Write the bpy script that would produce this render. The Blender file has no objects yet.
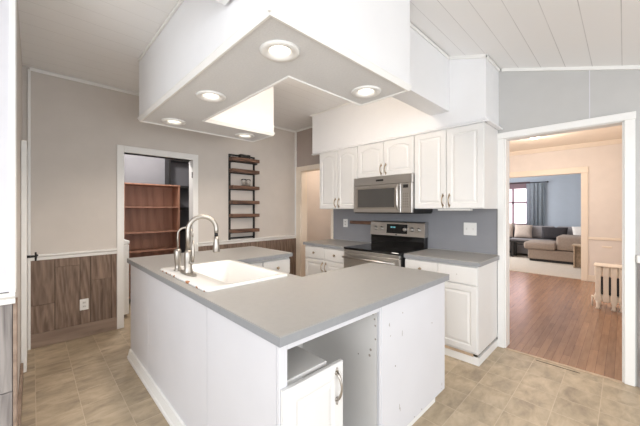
import bpy, bmesh, math, random
from mathutils import Vector, Matrix
random.seed(7)
C = bpy.context.scene.collection
S = bpy.context.scene
PI = math.pi

# ------------------------------------------------------------------ camera, world, big lights, exposure
cam = bpy.data.cameras.new('camera'); camo = bpy.data.objects.new('camera', cam); C.objects.link(camo)
camo.location = (0, 0, 1.37)
camo.rotation_euler = (PI/2, 0, math.radians(45.805))
cam.sensor_width = 36; cam.lens = 295.81*36/640; cam.shift_y = -3.24/640
cam.clip_start = 0.02
S.camera = camo

w = bpy.data.worlds.new('sky'); S.world = w; w.use_nodes = True
bg = w.node_tree.nodes['Background']; bg.inputs[0].default_value = (0.93, 0.965, 1, 1); bg.inputs[1].default_value = 1.0

def area(name, loc, target, sx, sy, power, col):
    l = bpy.data.lights.new(name, 'AREA'); l.shape = 'RECTANGLE'; l.size = sx; l.size_y = sy
    l.energy = power; l.color = col
    o = bpy.data.objects.new(name, l); C.objects.link(o); o.location = loc
    o.rotation_euler = (Vector(target)-Vector(loc)).to_track_quat('-Z', 'Y').to_euler()
    return o
area('window_daylight', (0.4, -2.3, 1.6), (-1.8, 2.0, 2.7), 2.6, 1.7, 50, (0.93, 0.96, 1))
area('side_window_daylight', (2.4, 0.9, 1.4), (-2.5, 1.4, 1.5), 2.0, 1.6, 32, (0.95, 0.97, 1))
area('dining_window_daylight', (-3.6, 5.4, 1.5), (0, 5.6, 1.0), 1.6, 1.6, 32, (1, 0.95, 0.92))
area('living_window_daylight', (-3.6, 9.6, 1.7), (-1, 9.8, 0.8), 1.8, 1.6, 58, (0.93, 0.96, 1))
def point(name, loc, power, col, r=0.08):
    l = bpy.data.lights.new(name, 'POINT'); l.energy = power; l.color = col; l.shadow_soft_size = r
    o = bpy.data.objects.new(name, l); C.objects.link(o); o.location = loc
point('kitchen_warm_fill', (-1.62, 1.78, 2.6), 11, (1, 0.85, 0.70), 0.1)  # unseen point light without a fitting, added to warm soffit and cabinets
point('hall_lamp', (-3.5, 4.0, 2.25), 9, (1, 0.84, 0.70))
point('pantry_fill', (-4.6, 1.15, 2.5), 34, (1, 0.95, 0.92))  # unseen point light added to brighten the pantry shelves

vs = S.view_settings
S.display_settings.display_device = 'sRGB'
vs.view_transform = 'Standard'; vs.look = 'None'; vs.gamma = 1; vs.use_curve_mapping = False
vs.exposure = 0.48

# ------------------------------------------------------------------ materials
def new_mat(name):
    m = bpy.data.materials.new(name); m.use_nodes = True
    nt = m.node_tree; b = nt.nodes['Principled BSDF']
    return m, nt, b
def srgb(r, g, b):
    f = lambda c: ((c/255+0.055)/1.055)**2.4 if c/255 > 0.04045 else c/255/12.92
    return (f(r), f(g), f(b), 1)
def mat(name, rgb, rough=0.5, metal=0.0, var=0.06, scale=6, bump=0.0, bscale=60, stretch=(1, 1, 1), spec=None):
    m, nt, b = new_mat(name); c = srgb(*rgb)
    tc = nt.nodes.new('ShaderNodeTexCoord'); mp = nt.nodes.new('ShaderNodeMapping'); mp.inputs['Scale'].default_value = stretch
    nt.links.new(tc.outputs['Object'], mp.inputs[0])
    n = nt.nodes.new('ShaderNodeTexNoise'); n.inputs['Scale'].default_value = scale; n.inputs['Detail'].default_value = 4
    nt.links.new(mp.outputs[0], n.inputs['Vector'])
    r = nt.nodes.new('ShaderNodeValToRGB')
    r.color_ramp.elements[0].position = 0.3; r.color_ramp.elements[1].position = 0.7
    r.color_ramp.elements[0].color = (c[0]*(1-var), c[1]*(1-var), c[2]*(1-var), 1)
    r.color_ramp.elements[1].color = (min(1, c[0]*(1+var)), min(1, c[1]*(1+var)), min(1, c[2]*(1+var)), 1)
    nt.links.new(n.outputs[0], r.inputs[0]); nt.links.new(r.outputs[0], b.inputs['Base Color'])
    b.inputs['Roughness'].default_value = rough; b.inputs['Metallic'].default_value = metal
    if spec is not None: b.inputs['Specular IOR Level'].default_value = spec
    if bump:
        n2 = nt.nodes.new('ShaderNodeTexNoise'); n2.inputs['Scale'].default_value = bscale; n2.inputs['Detail'].default_value = 3
        nt.links.new(mp.outputs[0], n2.inputs['Vector'])
        bp = nt.nodes.new('ShaderNodeBump'); bp.inputs['Strength'].default_value = bump; bp.inputs['Distance'].default_value = 0.01
        nt.links.new(n2.outputs[0], bp.inputs['Height']); nt.links.new(bp.outputs[0], b.inputs['Normal'])
    return m
def emis(name, rgb, s):
    m, nt, b = new_mat(name); c = srgb(*rgb)
    b.inputs['Base Color'].default_value = c; b.inputs['Emission Color'].default_value = c; b.inputs['Emission Strength'].default_value = s
    return m
def wood(name, dark, light, axis=2, scale=5, rough=0.6, island=0.25, bump=0.2, dist=1.6, rings=0.35):
    """stretched grain, each loose board with its own tone"""
    m, nt, b = new_mat(name); N = nt.nodes.new; L = nt.links.new
    tc = N('ShaderNodeTexCoord'); mp = N('ShaderNodeMapping'); st = [1, 1, 1]
    for i in range(3): st[i] = 0.12 if i == axis else 1
    mp.inputs['Scale'].default_value = st
    geo = N('ShaderNodeNewGeometry'); add = N('ShaderNodeVectorMath'); add.operation = 'ADD'
    mul = N('ShaderNodeMath'); mul.operation = 'MULTIPLY'; mul.inputs[1].default_value = 17
    L(geo.outputs['Random Per Island'], mul.inputs[0]); L(tc.outputs['Object'], mp.inputs[0])
    L(mp.outputs[0], add.inputs[0]); L(mul.outputs[0], add.inputs[1])
    n = N('ShaderNodeTexNoise'); n.inputs['Scale'].default_value = scale*4; n.inputs['Detail'].default_value = 6; n.inputs['Distortion'].default_value = dist
    L(add.outputs[0], n.inputs['Vector'])
    wv = N('ShaderNodeTexWave'); wv.wave_type = 'RINGS'; wv.inputs['Scale'].default_value = scale; wv.inputs['Distortion'].default_value = 9; wv.inputs['Detail'].default_value = 3
    L(add.outputs[0], wv.inputs['Vector'])
    mx = N('ShaderNodeMath'); mx.operation = 'MULTIPLY_ADD'; mx.inputs[1].default_value = rings
    L(wv.outputs[1], mx.inputs[0]); L(n.outputs[0], mx.inputs[2])
    r = N('ShaderNodeValToRGB'); r.color_ramp.elements[0].position = 0.35; r.color_ramp.elements[1].position = 0.9
    r.color_ramp.elements[0].color = srgb(*dark); r.color_ramp.elements[1].color = srgb(*light)
    L(mx.outputs[0], r.inputs[0])
    hs = N('ShaderNodeHueSaturation'); mr = N('ShaderNodeMapRange')
    mr.inputs[3].default_value = 1-island; mr.inputs[4].default_value = 1+island
    L(geo.outputs['Random Per Island'], mr.inputs[0]); L(mr.outputs[0], hs.inputs['Value']); L(r.outputs[0], hs.inputs['Color'])
    L(hs.outputs[0], b.inputs['Base Color']); b.inputs['Roughness'].default_value = rough
    bp = N('ShaderNodeBump'); bp.inputs['Strength'].default_value = bump; bp.inputs['Distance'].default_value = 0.005
    L(mx.outputs[0], bp.inputs['Height']); L(bp.outputs[0], b.inputs['Normal'])
    return m

def tile_mat():
    m, nt, b = new_mat('stone_vinyl_tile'); N = nt.nodes.new; L = nt.links.new
    tc = N('ShaderNodeTexCoord'); mp = N('ShaderNodeMapping'); mp.inputs['Location'].default_value = (0.575-0.2286, -0.017, 0)
    L(tc.outputs['Object'], mp.inputs[0])
    br = N('ShaderNodeTexBrick'); br.offset = 0; br.squash = 1
    br.inputs['Scale'].default_value = 1; br.inputs['Brick Width'].default_value = 0.2286; br.inputs['Row Height'].default_value = 0.2286
    br.inputs['Mortar Size'].default_value = 0.0022; br.inputs['Mortar Smooth'].default_value = 0.4
    br.inputs['Color1'].default_value = (0.35, 0.35, 0.35, 1); br.inputs['Color2'].default_value = (0.75, 0.75, 0.75, 1); br.inputs['Mortar'].default_value = (0.5, 0.5, 0.5, 1)
    L(mp.outputs[0], br.inputs['Vector'])
    n = N('ShaderNodeTexNoise'); n.inputs['Scale'].default_value = 7; n.inputs['Detail'].default_value = 8; n.inputs['Roughness'].default_value = 0.6; n.inputs['Distortion'].default_value = 0.35
    mp2 = N('ShaderNodeMapping'); mp2.inputs['Scale'].default_value = (1.7, 0.8, 1); mp2.inputs['Rotation'].default_value = (0, 0, 0.5)
    L(tc.outputs['Object'], mp2.inputs[0])
    ad = N('ShaderNodeVectorMath'); ad.operation = 'ADD'; L(mp2.outputs[0], ad.inputs[0])
    sc = N('ShaderNodeVectorMath'); sc.operation = 'SCALE'; sc.inputs['Scale'].default_value = 9; L(br.outputs['Color'], sc.inputs[0]); L(sc.outputs[0], ad.inputs[1])
    L(ad.outputs[0], n.inputs['Vector'])
    r = N('ShaderNodeValToRGB'); e = r.color_ramp.elements
    e[0].position = 0.3; e[0].color = srgb(154, 138, 118); e[1].position = 0.72; e[1].color = srgb(204, 186, 160)
    x = e.new(0.5); x.color = srgb(182, 164, 138)
    L(n.outputs[0], r.inputs[0])
    hs = N('ShaderNodeHueSaturation'); mr = N('ShaderNodeMapRange'); mr.inputs[1].default_value = 0.35; mr.inputs[2].default_value = 0.75; mr.inputs[3].default_value = 0.9; mr.inputs[4].default_value = 1.06
    L(br.outputs['Color'], mr.inputs[0]); L(mr.outputs[0], hs.inputs['Value']); L(r.outputs[0], hs.inputs['Color'])
    mx = N('ShaderNodeMixRGB'); mx.inputs[2].default_value = srgb(222, 206, 180)
    mu = N('ShaderNodeMath'); mu.operation = 'MULTIPLY'; mu.inputs[1].default_value = 0.5
    L(br.outputs['Fac'], mu.inputs[0]); L(mu.outputs[0], mx.inputs[0]); L(hs.outputs[0], mx.inputs[1])
    L(mx.outputs[0], b.inputs['Base Color']); b.inputs['Roughness'].default_value = 0.42
    bp = N('ShaderNodeBump'); bp.inputs['Strength'].default_value = 0.15; bp.inputs['Distance'].default_value = 0.004
    L(n.outputs[0], bp.inputs['Height']); L(bp.outputs[0], b.inputs['Normal'])
    return m
def plankfloor_mat():
    m, nt, b = new_mat('hardwood_floor'); N = nt.nodes.new; L = nt.links.new
    tc = N('ShaderNodeTexCoord'); mp = N('ShaderNodeMapping'); mp.inputs['Rotation'].default_value = (0, 0, PI/2)
    L(tc.outputs['Object'], mp.inputs[0])
    br = N('ShaderNodeTexBrick'); br.offset = 0.37; br.offset_frequency = 2
    br.inputs['Scale'].default_value = 1; br.inputs['Brick Width'].default_value = 0.9; br.inputs['Row Height'].default_value = 0.058
    br.inputs['Mortar Size'].default_value = 0.0012
    br.inputs['Color1'].default_value = srgb(152, 117, 92); br.inputs['Color2'].default_value = srgb(170, 131, 102); br.inputs['Mortar'].default_value = srgb(112, 82, 68)
    L(mp.outputs[0], br.inputs['Vector'])
    n = N('ShaderNodeTexNoise'); n.inputs['Scale'].default_value = 14; n.inputs['Detail'].default_value = 5
    mp2 = N('ShaderNodeMapping'); mp2.inputs['Scale'].default_value = (3, 0.3, 1); L(tc.outputs['Object'], mp2.inputs[0]); L(mp2.outputs[0], n.inputs['Vector'])
    mx = N('ShaderNodeMixRGB'); mx.blend_type = 'OVERLAY'; mx.inputs[0].default_value = 0.35
    L(br.outputs['Color'], mx.inputs[1]); L(n.outputs[0], mx.inputs[2]); L(mx.outputs[0], b.inputs['Base Color'])
    b.inputs['Roughness'].default_value = 0.24
    return m
def plank_ceiling_mat(name='white_plank_ceiling', seam=(150, 148, 146)):
    m, nt, b = new_mat(name); N = nt.nodes.new; L = nt.links.new
    tc = N('ShaderNodeTexCoord'); sp = N('ShaderNodeSeparateXYZ'); L(tc.outputs['Object'], sp.inputs[0])
    a = N('ShaderNodeMath'); a.operation = 'ADD'; a.inputs[1].default_value = 17.35+0.012; L(sp.outputs[0], a.inputs[0])
    d = N('ShaderNodeMath'); d.operation = 'DIVIDE'; d.inputs[1].default_value = 0.1735; L(a.outputs[0], d.inputs[0])
    f = N('ShaderNodeMath'); f.operation = 'FRACT'; L(d.outputs[0], f.inputs[0])
    s = N('ShaderNodeMath'); s.operation = 'SUBTRACT'; s.inputs[1].default_value = 0.5; L(f.outputs[0], s.inputs[0])
    ab = N('ShaderNodeMath'); ab.operation = 'ABSOLUTE'; L(s.outputs[0], ab.inputs[0])
    mr = N('ShaderNodeMapRange'); mr.inputs[1].default_value = 0.484; mr.inputs[2].default_value = 0.494; L(ab.outputs[0], mr.inputs[0])
    n = N('ShaderNodeTexNoise'); n.inputs['Scale'].default_value = 2; n.inputs['Detail'].default_value = 3; L(tc.outputs['Object'], n.inputs['Vector'])
    mu = N('ShaderNodeMath'); mu.operation = 'MULTIPLY'; L(mr.outputs[0], mu.inputs[0]); L(n.outputs[0], mu.inputs[1])
    mx = N('ShaderNodeMixRGB'); mx.inputs[1].default_value = srgb(246, 245, 244); mx.inputs[2].default_value = srgb(*seam)
    L(mu.outputs[0], mx.inputs[0]); L(mx.outputs[0], b.inputs['Base Color']); b.inputs['Roughness'].default_value = 0.45
    return m
def sink_mat():
    m, nt, b = new_mat('chipped_white_enamel'); N = nt.nodes.new; L = nt.links.new
    tc = N('ShaderNodeTexCoord'); sp = N('ShaderNodeSeparateXYZ'); L(tc.outputs['Object'], sp.inputs[0])
    mr = N('ShaderNodeMapRange'); mr.inputs[1].default_value = -0.235; mr.inputs[2].default_value = -0.29; L(sp.outputs[1], mr.inputs[0])
    n = N('ShaderNodeTexNoise'); n.inputs['Scale'].default_value = 22; n.inputs['Detail'].default_value = 3; L(tc.outputs['Object'], n.inputs['Vector'])
    mu = N('ShaderNodeMath'); mu.operation = 'MULTIPLY'; L(mr.outputs[0], mu.inputs[0]); L(n.outputs[0], mu.inputs[1])
    gt = N('ShaderNodeMapRange'); gt.inputs[1].default_value = 0.56; gt.inputs[2].default_value = 0.62; L(mu.outputs[0], gt.inputs[0])
    mx = N('ShaderNodeMixRGB'); mx.inputs[1].default_value = srgb(232, 231, 228); mx.inputs[2].default_value = srgb(178, 120, 80)
    L(gt.outputs[0], mx.inputs[0]); L(mx.outputs[0], b.inputs['Base Color']); b.inputs['Roughness'].default_value = 0.16
    return m

M = dict(
 ceiling=plank_ceiling_mat(), ceilflat=plank_ceiling_mat('white_plank_ceiling_flat', (205, 203, 201)), tile=tile_mat(), hardwood=plankfloor_mat(), enamel=sink_mat(),
 greige=mat('greige_wall_paint', (211, 204, 197), 0.75, var=0.02),
 grey=mat('grey_wall_paint', (193, 192, 190), 0.75, var=0.02),
 greywarmlit=mat('grey_wall_paint_warmlit', (176, 164, 156), 0.75, var=0.02),  # the grey wall again, with warm dim light put into its colour
 lav=mat('pale_grey_wall_paint', (214, 213, 217), 0.75, var=0.02),
 backsplash=mat('slate_grey_paint', (143, 144, 149), 0.6, var=0.03),
 pink=mat('blush_wall_paint', (232, 224, 217), 0.75, var=0.02),
 blue=mat('blue_grey_wall_paint', (176, 184, 194), 0.75, var=0.02),
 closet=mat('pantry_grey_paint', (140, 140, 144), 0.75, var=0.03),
 trim=mat('white_trim_paint', (240, 239, 236), 0.4, var=0.015),
 trimwarm=mat('cream_trim_paint', (240, 228, 212), 0.4, var=0.015),
 white=mat('white_cabinet_thermofoil', (228, 227, 225), 0.35, var=0.012),
 panel=mat('white_laminate_panel', (216, 216, 220), 0.4, var=0.02, scale=3),
 inside=mat('white_melamine_inside', (226, 224, 221), 0.5, var=0.02),
 boxwhite=mat('white_painted_board', (238, 238, 239), 0.55, var=0.01),
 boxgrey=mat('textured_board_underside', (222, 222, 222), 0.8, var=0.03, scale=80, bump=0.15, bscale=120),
 counter=mat('grey_laminate', (157, 155, 152), 0.38, var=0.025, scale=40),
 counteredge=mat('grey_laminate_edge', (146, 148, 151), 0.4, var=0.04, scale=30),
 steel=mat('brushed_stainless', (196, 193, 189), 0.3, 1.0, var=0.04, scale=30, stretch=(0.1, 0.1, 4)),
 nickel=mat('brushed_nickel', (176, 170, 162), 0.36, 1.0, var=0.03),
 bronze=mat('aged_nickel_pull', (178, 160, 138), 0.32, 1.0, var=0.06),
 blackglass=mat('black_glass', (14, 14, 15), 0.06, var=0.02),
 mwglass=mat('smoked_glass', (74, 72, 70), 0.12, var=0.03),
 black=mat('black_plastic', (28, 27, 27), 0.4, var=0.05),
 blackmetal=mat('black_metal', (40, 38, 37), 0.5, 0.3, var=0.08),
 display=emis('green_clock_display', (120, 190, 200), 0.5),
 barn=wood('weathered_barn_board', (104, 86, 74), (156, 134, 118), 2, 9, 0.75, 0.09, 0.25, 0.5, 0.18),
 barnbase=wood('stained_base_board', (132, 112, 98), (160, 140, 124), 1, 4, 0.6, 0.04, 0.1),
 barngrey=wood('grey_weathered_barn_board', (110, 104, 102), (160, 154, 150), 2, 5, 0.7, 0.12, 0.3),
 shelfwood=wood('dark_walnut_board', (74, 52, 42), (122, 90, 72), 1, 6, 0.5, 0.15, 0.1),
 bookwood=wood('reddish_brown_veneer', (146, 104, 84), (170, 126, 104), 2, 3, 0.5, 0.06, 0.03),
 sofa=mat('taupe_upholstery', (156, 140, 128), 0.95, var=0.08, scale=30, bump=0.2, bscale=200),
 sofagrey=mat('grey_upholstery', (146, 141, 142), 0.95, var=0.08, scale=30, bump=0.2, bscale=200),
 pillowtan=mat('tan_cushion_fabric', (186, 170, 158), 0.95, var=0.08, scale=30),
 pillowdark=mat('charcoal_cushion_fabric', (52, 48, 50), 0.95, var=0.1, scale=30),
 pillowwhite=mat('white_cushion_fabric', (222, 216, 210), 0.95, var=0.05, scale=30),
 carpet=mat('cream_carpet', (206, 194, 180), 1.0, var=0.07, scale=30, bump=0.4, bscale=250),
 curtain=mat('blue_grey_curtain', (200, 209, 216), 0.9, var=0.06, scale=20),
 radiator=mat('cream_radiator_enamel', (246, 234, 218), 0.35, var=0.03),
 rust=mat('scuffed_wood_edge', (196, 172, 146), 0.6, var=0.2, scale=20),
 dark=mat('dark_gap', (60, 50, 44), 0.9),
 chip=mat('bare_particle_board', (158, 150, 140), 0.9, var=0.2, scale=40),
 shelfback=mat('charcoal_panel', (98, 98, 102), 0.7),
 mullion=mat('mauve_brown_window_trim', (128, 106, 112), 0.8),
 sky=emis('bright_window_daylight', (250, 230, 240), 1.5),
)
def glass_mat():
    m, nt, b = new_mat('clear_glass'); b.inputs['Base Color'].default_value = (1, 1, 1, 1)
    b.inputs['Transmission Weight'].default_value = 1; b.inputs['Roughness'].default_value = 0.02; b.inputs['IOR'].default_value = 1.45
    return m
M['glass'] = glass_mat()
M['lens'] = emis('warm_lamp_face', (255, 244, 226), 3.0)

# ------------------------------------------------------------------ mesh helpers
class MB:
    def __init__(self): self.bm = bmesh.new()
    def box(self, x0, x1, y0, y1, z0, z1, bev=0.0, seg=1):
        t = bmesh.new()
        bmesh.ops.create_cube(t, size=1)
        for v in t.verts:
            v.co = Vector(((x0+x1)/2+v.co.x*(x1-x0), (y0+y1)/2+v.co.y*(y1-y0), (z0+z1)/2+v.co.z*(z1-z0)))
        if bev: bmesh.ops.bevel(t, geom=t.edges[:], offset=bev, segments=seg, profile=0.5, affect='EDGES')
        self.merge(t); return self
    def merge(self, t, mx=None):
        bmesh.ops.recalc_face_normals(t, faces=t.faces[:])
        vm = {}
        for v in t.verts: vm[v] = self.bm.verts.new(mx @ v.co if mx else v.co)
        for f in t.faces:
            try: nf = self.bm.faces.new([vm[v] for v in f.verts]); nf.smooth = f.smooth
            except ValueError: pass
        t.free(); return self
    def tube(self, pts, r, n=10, cap=True):
        pts = [Vector(p) for p in pts]; rs = r if isinstance(r, (list, tuple)) else [r]*len(pts)
        t = bmesh.new(); rings = []
        d0 = (pts[1]-pts[0]).normalized(); up = Vector((0, 0, 1)) if abs(d0.z) < 0.9 else Vector((1, 0, 0))
        a = d0.cross(up).normalized()
        for i, p in enumerate(pts):
            d = (pts[min(i+1, len(pts)-1)]-pts[max(i-1, 0)]).normalized()
            a = (a-d*a.dot(d)).normalized(); b = d.cross(a)
            rings.append([t.verts.new(p+(a*math.cos(2*PI*k/n)+b*math.sin(2*PI*k/n))*rs[i]) for k in range(n)])
        for i in range(len(pts)-1):
            for k in range(n):
                f = t.faces.new([rings[i][k], rings[i][(k+1) % n], rings[i+1][(k+1) % n], rings[i+1][k]]); f.smooth = True
        if cap: t.faces.new(rings[0]); t.faces.new(rings[-1])
        return self.merge(t)
    def lathe(self, prof, origin=(0, 0, 0), axis='Z', n=24, smooth=True, cap=True):
        t = bmesh.new(); rings = []
        for r, h in prof:
            rings.append([t.verts.new((max(r, 1e-5)*math.cos(2*PI*k/n), max(r, 1e-5)*math.sin(2*PI*k/n), h)) for k in range(n)])
        for i in range(len(prof)-1):
            for k in range(n):
                f = t.faces.new([rings[i][k], rings[i][(k+1) % n], rings[i+1][(k+1) % n], rings[i+1][k]]); f.smooth = smooth
        if cap and prof[0][0] > 1e-4: t.faces.new(rings[0])
        if cap and prof[-1][0] > 1e-4: t.faces.new(rings[-1])
        R = {'Z': Matrix.Identity(4), 'Y-': Matrix.Rotation(PI/2, 4, 'X'), 'X+': Matrix.Rotation(PI/2, 4, 'Y')}[axis]
        return self.merge(t, Matrix.Translation(Vector(origin)) @ R)
    def plate(self, outer, holes, z0, z1):
        """horizontal plate with holes"""
        t = bmesh.new(); loops = []
        for lp in [outer]+holes:
            vs_ = [t.verts.new((x, y, z1)) for x, y in lp]; loops.append(vs_)
            for i in range(len(vs_)): t.edges.new((vs_[i], vs_[(i+1) % len(vs_)]))
        bmesh.ops.triangle_fill(t, edges=t.edges[:], use_beauty=True, use_dissolve=False)
        def inside(x, y, lp):
            c = False
            for i in range(len(lp)):
                (x1, y1), (x2, y2) = lp[i-1], lp[i]
                if (y1 > y) != (y2 > y) and x < (x2-x1)*(y-y1)/(y2-y1)+x1: c = not c
            return c
        bad = []
        for f in t.faces:
            c = f.calc_center_median()
            if not inside(c.x, c.y, outer) or any(inside(c.x, c.y, h) for h in holes): bad.append(f)
        if bad: bmesh.ops.delete(t, geom=bad, context='FACES_ONLY')
        top = t.faces[:]
        ret = bmesh.ops.extrude_face_region(t, geom=top)
        for g in ret['geom']:
            if isinstance(g, bmesh.types.BMVert): g.co.z = z0
        return self.merge(t)
    def prism(self, poly, axis, a, b):
        """poly in the plane across axis ('X': (y,z), 'Y': (x,z), 'Z': (x,y)) extruded a..b"""
        t = bmesh.new()
        def P(u, v, w_): return {'X': (w_, u, v), 'Y': (u, w_, v), 'Z': (u, v, w_)}[axis]
        A = [t.verts.new(P(u, v, a)) for u, v in poly]; B = [t.verts.new(P(u, v, b)) for u, v in poly]
        t.faces.new(A); t.faces.new(B); n = len(poly)
        for i in range(n): t.faces.new([A[i], A[(i+1) % n], B[(i+1) % n], B[i]])
        return self.merge(t)

def wloc(o):
    p = Vector((0, 0, 0))
    while o: p += o.location; o = o.parent
    return p
def obj(name, mb, m, parent=None, smooth=False):
    """link one mesh object; geometry is given in world coordinates"""
    me = bpy.data.meshes.new(name)
    if parent:
        off = wloc(parent)
        for v in mb.bm.verts: v.co -= off
    mb.bm.normal_update(); mb.bm.to_mesh(me); mb.bm.free()
    me.materials.append(m if not isinstance(m, str) else M[m])
    if smooth:
        for p in me.polygons: p.use_smooth = True
    o = bpy.data.objects.new(name, me); C.objects.link(o)
    if parent: o.parent = parent
    return o
def rebase(o, loc):
    """move a single mesh thing's origin to its base"""
    loc = Vector(loc)
    for v in o.data.vertices: v.co -= loc
    o.location = loc; return o
def thing(name, label, cat, loc, group=None):
    o = bpy.data.objects.new(name, None); C.objects.link(o); o.location = loc; o.empty_display_size = 0.05
    o['label'] = label; o['category'] = cat
    if group: o['group'] = group
    return o
def tag(o, label, cat, group=None, kind=None):
    o['label'] = label; o['category'] = cat
    if group: o['group'] = group
    if kind: o['kind'] = kind
    return o
def struct(name, mb, m):
    o = obj(name, mb, m); o['kind'] = 'structure'; return o
def spart(name, mb, m, parent): return obj(name, mb, m, parent)
def copy_thing(root, loc, label, group=None):
    r = root.copy(); C.objects.link(r); r.location = loc; r['label'] = label
    if group: r['group'] = group
    for ch in list(root.children):
        c = ch.copy(); C.objects.link(c); c.parent = r
        for g in list(ch.children):
            d = g.copy(); C.objects.link(d); d.parent = c
    return r
B = lambda *a, **k: MB().box(*a, **k)

def inset_poly(P, d):
    n = len(P); out = []
    for i in range(n):
        p0, p1, p2 = Vector(P[i-1]), Vector(P[i]), Vector(P[(i+1) % n])
        a = (p1-p0).normalized(); b = (p2-p1).normalized()
        na = Vector((-a.y, a.x)); nb = Vector((-b.y, b.x))
        out.append(tuple(p1+(na+nb)*d))
    return out
# frame helper: local (a along width, n outward, z up) -> world
class Fr:
    def __init__(s, o, ux, un): s.o = Vector(o); s.ux = Vector(ux); s.un = Vector(un)
    def mx(s):
        m = Matrix.Identity(4)
        for i in range(3): m[i][0] = s.ux[i]; m[i][1] = s.un[i]; m[i][2] = (0, 0, 1)[i]; m[i][3] = s.o[i]
        return m
def outline(w_, h, i, arch):
    pts = [(i, i), (w_-i, i)]
    if not arch:
        top = [(w_-i, h-i)]+[(w_-i-(w_-2*i)*k/12, h-i) for k in range(1, 12)]+[(i, h-i)]
    else:
        s = 0.03; top = []
        for k in range(13):
            u = k/12; x = w_-i-(w_-2*i)*u
            top.append((x, h-i-s*(1-math.sin(PI*min(1, max(0, (u-0.08)/0.84)))**0.6)))
    return pts+top
def door_mb(fr, w_, h, arch=False, t=0.019, inset=0.05):
    b = bmesh.new()
    e = 0.004
    def loop(pts, n): return [b.verts.new((x, n, z)) for x, z in pts]
    back = loop([(0, 0), (w_, 0), (w_, h), (0, h)], 0); mid = loop([(0, 0), (w_, 0), (w_, h), (0, h)], t-e)
    out = loop([(e, e), (w_-e, e), (w_-e, h-e), (e, h-e)], t)
    b.faces.new(back)
    for A, Bq in ((back, mid), (mid, out)):
        for k in range(4): b.faces.new([A[k], A[(k+1) % 4], Bq[(k+1) % 4], Bq[k]])
    L = [loop(outline(w_, h, inset, arch), t), loop(outline(w_, h, inset+0.008, arch), t-0.006),
         loop(outline(w_, h, inset+0.014, arch), t-0.006), loop(outline(w_, h, inset+0.032, arch), t-0.0005)]
    for A, Bq in zip(L, L[1:]):
        n = len(A)
        for k in range(n): b.faces.new([A[k], A[(k+1) % n], Bq[(k+1) % n], Bq[k]])
    b.faces.new(L[-1])
    ed = []
    for lp in (out, L[0]):
        for k in range(len(lp)):
            q = b.edges.get((lp[k], lp[(k+1) % len(lp)])) or b.edges.new((lp[k], lp[(k+1) % len(lp)])); ed.append(q)
    bmesh.ops.triangle_fill(b, edges=ed, use_beauty=True)
    m = MB(); m.merge(b, fr.mx()); return m
def slab_mb(fr, w_, h, t=0.019):
    b = bmesh.new(); bmesh.ops.create_cube(b, size=1)
    for v in b.verts: v.co = Vector(((v.co.x+.5)*w_, (v.co.y+.5)*t, (v.co.z+.5)*h))
    bmesh.ops.bevel(b, geom=b.edges[:], offset=0.004, segments=2, profile=0.5, affect='EDGES')
    m = MB(); m.merge(b, fr.mx()); return m
def pull_mb(fr, a, z0, z1, n0):
    """ornate bow pull standing upright at (a) from z0 to z1"""
    t = MB(); m = fr.mx(); P = lambda a_, n_, z_: m @ Vector((a_, n_, z_))
    k = 13; pts = []; rs = []
    for i in range(k):
        u = i/(k-1); pts.append(P(a, n0+0.004+0.026*math.sin(PI*u)**0.7, z0+(z1-z0)*u))
        rs.append(0.0045+0.0025*abs(math.cos(PI*u))**2)
    t.tube(pts, rs, 8)
    for z in (z0, z1):
        t.tube([P(a, n0, z), P(a, n0+0.006, z)], [0.011, 0.008], 10)
        s = -1 if z == z0 else 1
        t.tube([P(a, n0+0.003, z+s*0.006), P(a, n0+0.003, z+s*0.022)], [0.007, 0.003], 8)
    return t
def knob_mb(fr, a, z, n0):
    t = MB(); m = fr.mx(); P = lambda n_: m @ Vector((a, n_, z))
    t.tube([P(n0), P(n0+0.004), P(n0+0.012), P(n0+0.016), P(n0+0.024), P(n0+0.028)], [0.008, 0.006, 0.006, 0.015, 0.015, 0.009], 14)
    return t

# ------------------------------------------------------------------ the setting
LX = -4.07; RY = 3.36
FLAT = 2.77; HB = -1.40
SL = lambda x: 2.785-0.317*(x+0.88)
def ceil(x): return FLAT if x < HB else SL(x)
m = MB().prism([(HB, SL(HB)), (1.6, SL(1.6)), (1.6, SL(1.6)+.06), (HB, SL(HB)+.06)], 'Y', -2.6, RY+0.12)
struct('ceiling', m, 'ceiling')
struct('ceiling_flat', B(-4.19, HB, -2.6, RY+.12, FLAT, 2.83), 'ceilflat')
struct('floor', B(-4.19, 1.6, -2.6, RY, -0.1, 0.0), 'tile')
struct('floor_pantry', B(-5.6, -4.19, 0.3, 2.3, -0.1, 0.0), 'tile')
struct('floor_dining', B(-4.4, 0.2, RY, 7.72, -0.1, 0.0), 'hardwood')
struct('floor_living', B(-5.2, 1.4, 7.72, 11.7, -0.1, 0.008), 'carpet')

# left wall with the pantry opening
m = MB(); m.box(-4.19, LX, -2.6, 0.758, 0, 2.79).box(-4.19, LX, 1.56, RY+.12, 0, 2.79).box(-4.19, LX, 0.758, 1.56, 2.04, 2.79)
struct('wall_left', m, 'greige')
m = MB()
m.box(LX-0.13, LX+0.018, 0.695, 0.765, 0, 2.118, 0.003).box(LX-0.13, LX+0.018, 1.553, 1.624, 0, 2.118, 0.003).box(LX-0.13, LX+0.0179, 0.765, 1.553, 2.04, 2.118, 0.003)
struct('trim_1', m, 'trim')
# black strike plate on the casing
tag(rebase(obj('strike_plate', B(LX-0.02, LX+0.004, 1.5505, 1.5535, 1.80, 1.88), 'blackmetal'), (LX, 1.552, 1.84)), 'small dark hinge plate high on the right jamb of the pantry opening', 'hinge')
tag(rebase(obj('hinge_plate', B(LX-0.09, LX-0.03, 0.7645, 0.768, 1.78, 1.85), 'blackmetal'), (LX, 0.766, 1.8)), 'small dark hinge plate on the left jamb of the pantry opening', 'hinge')
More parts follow.
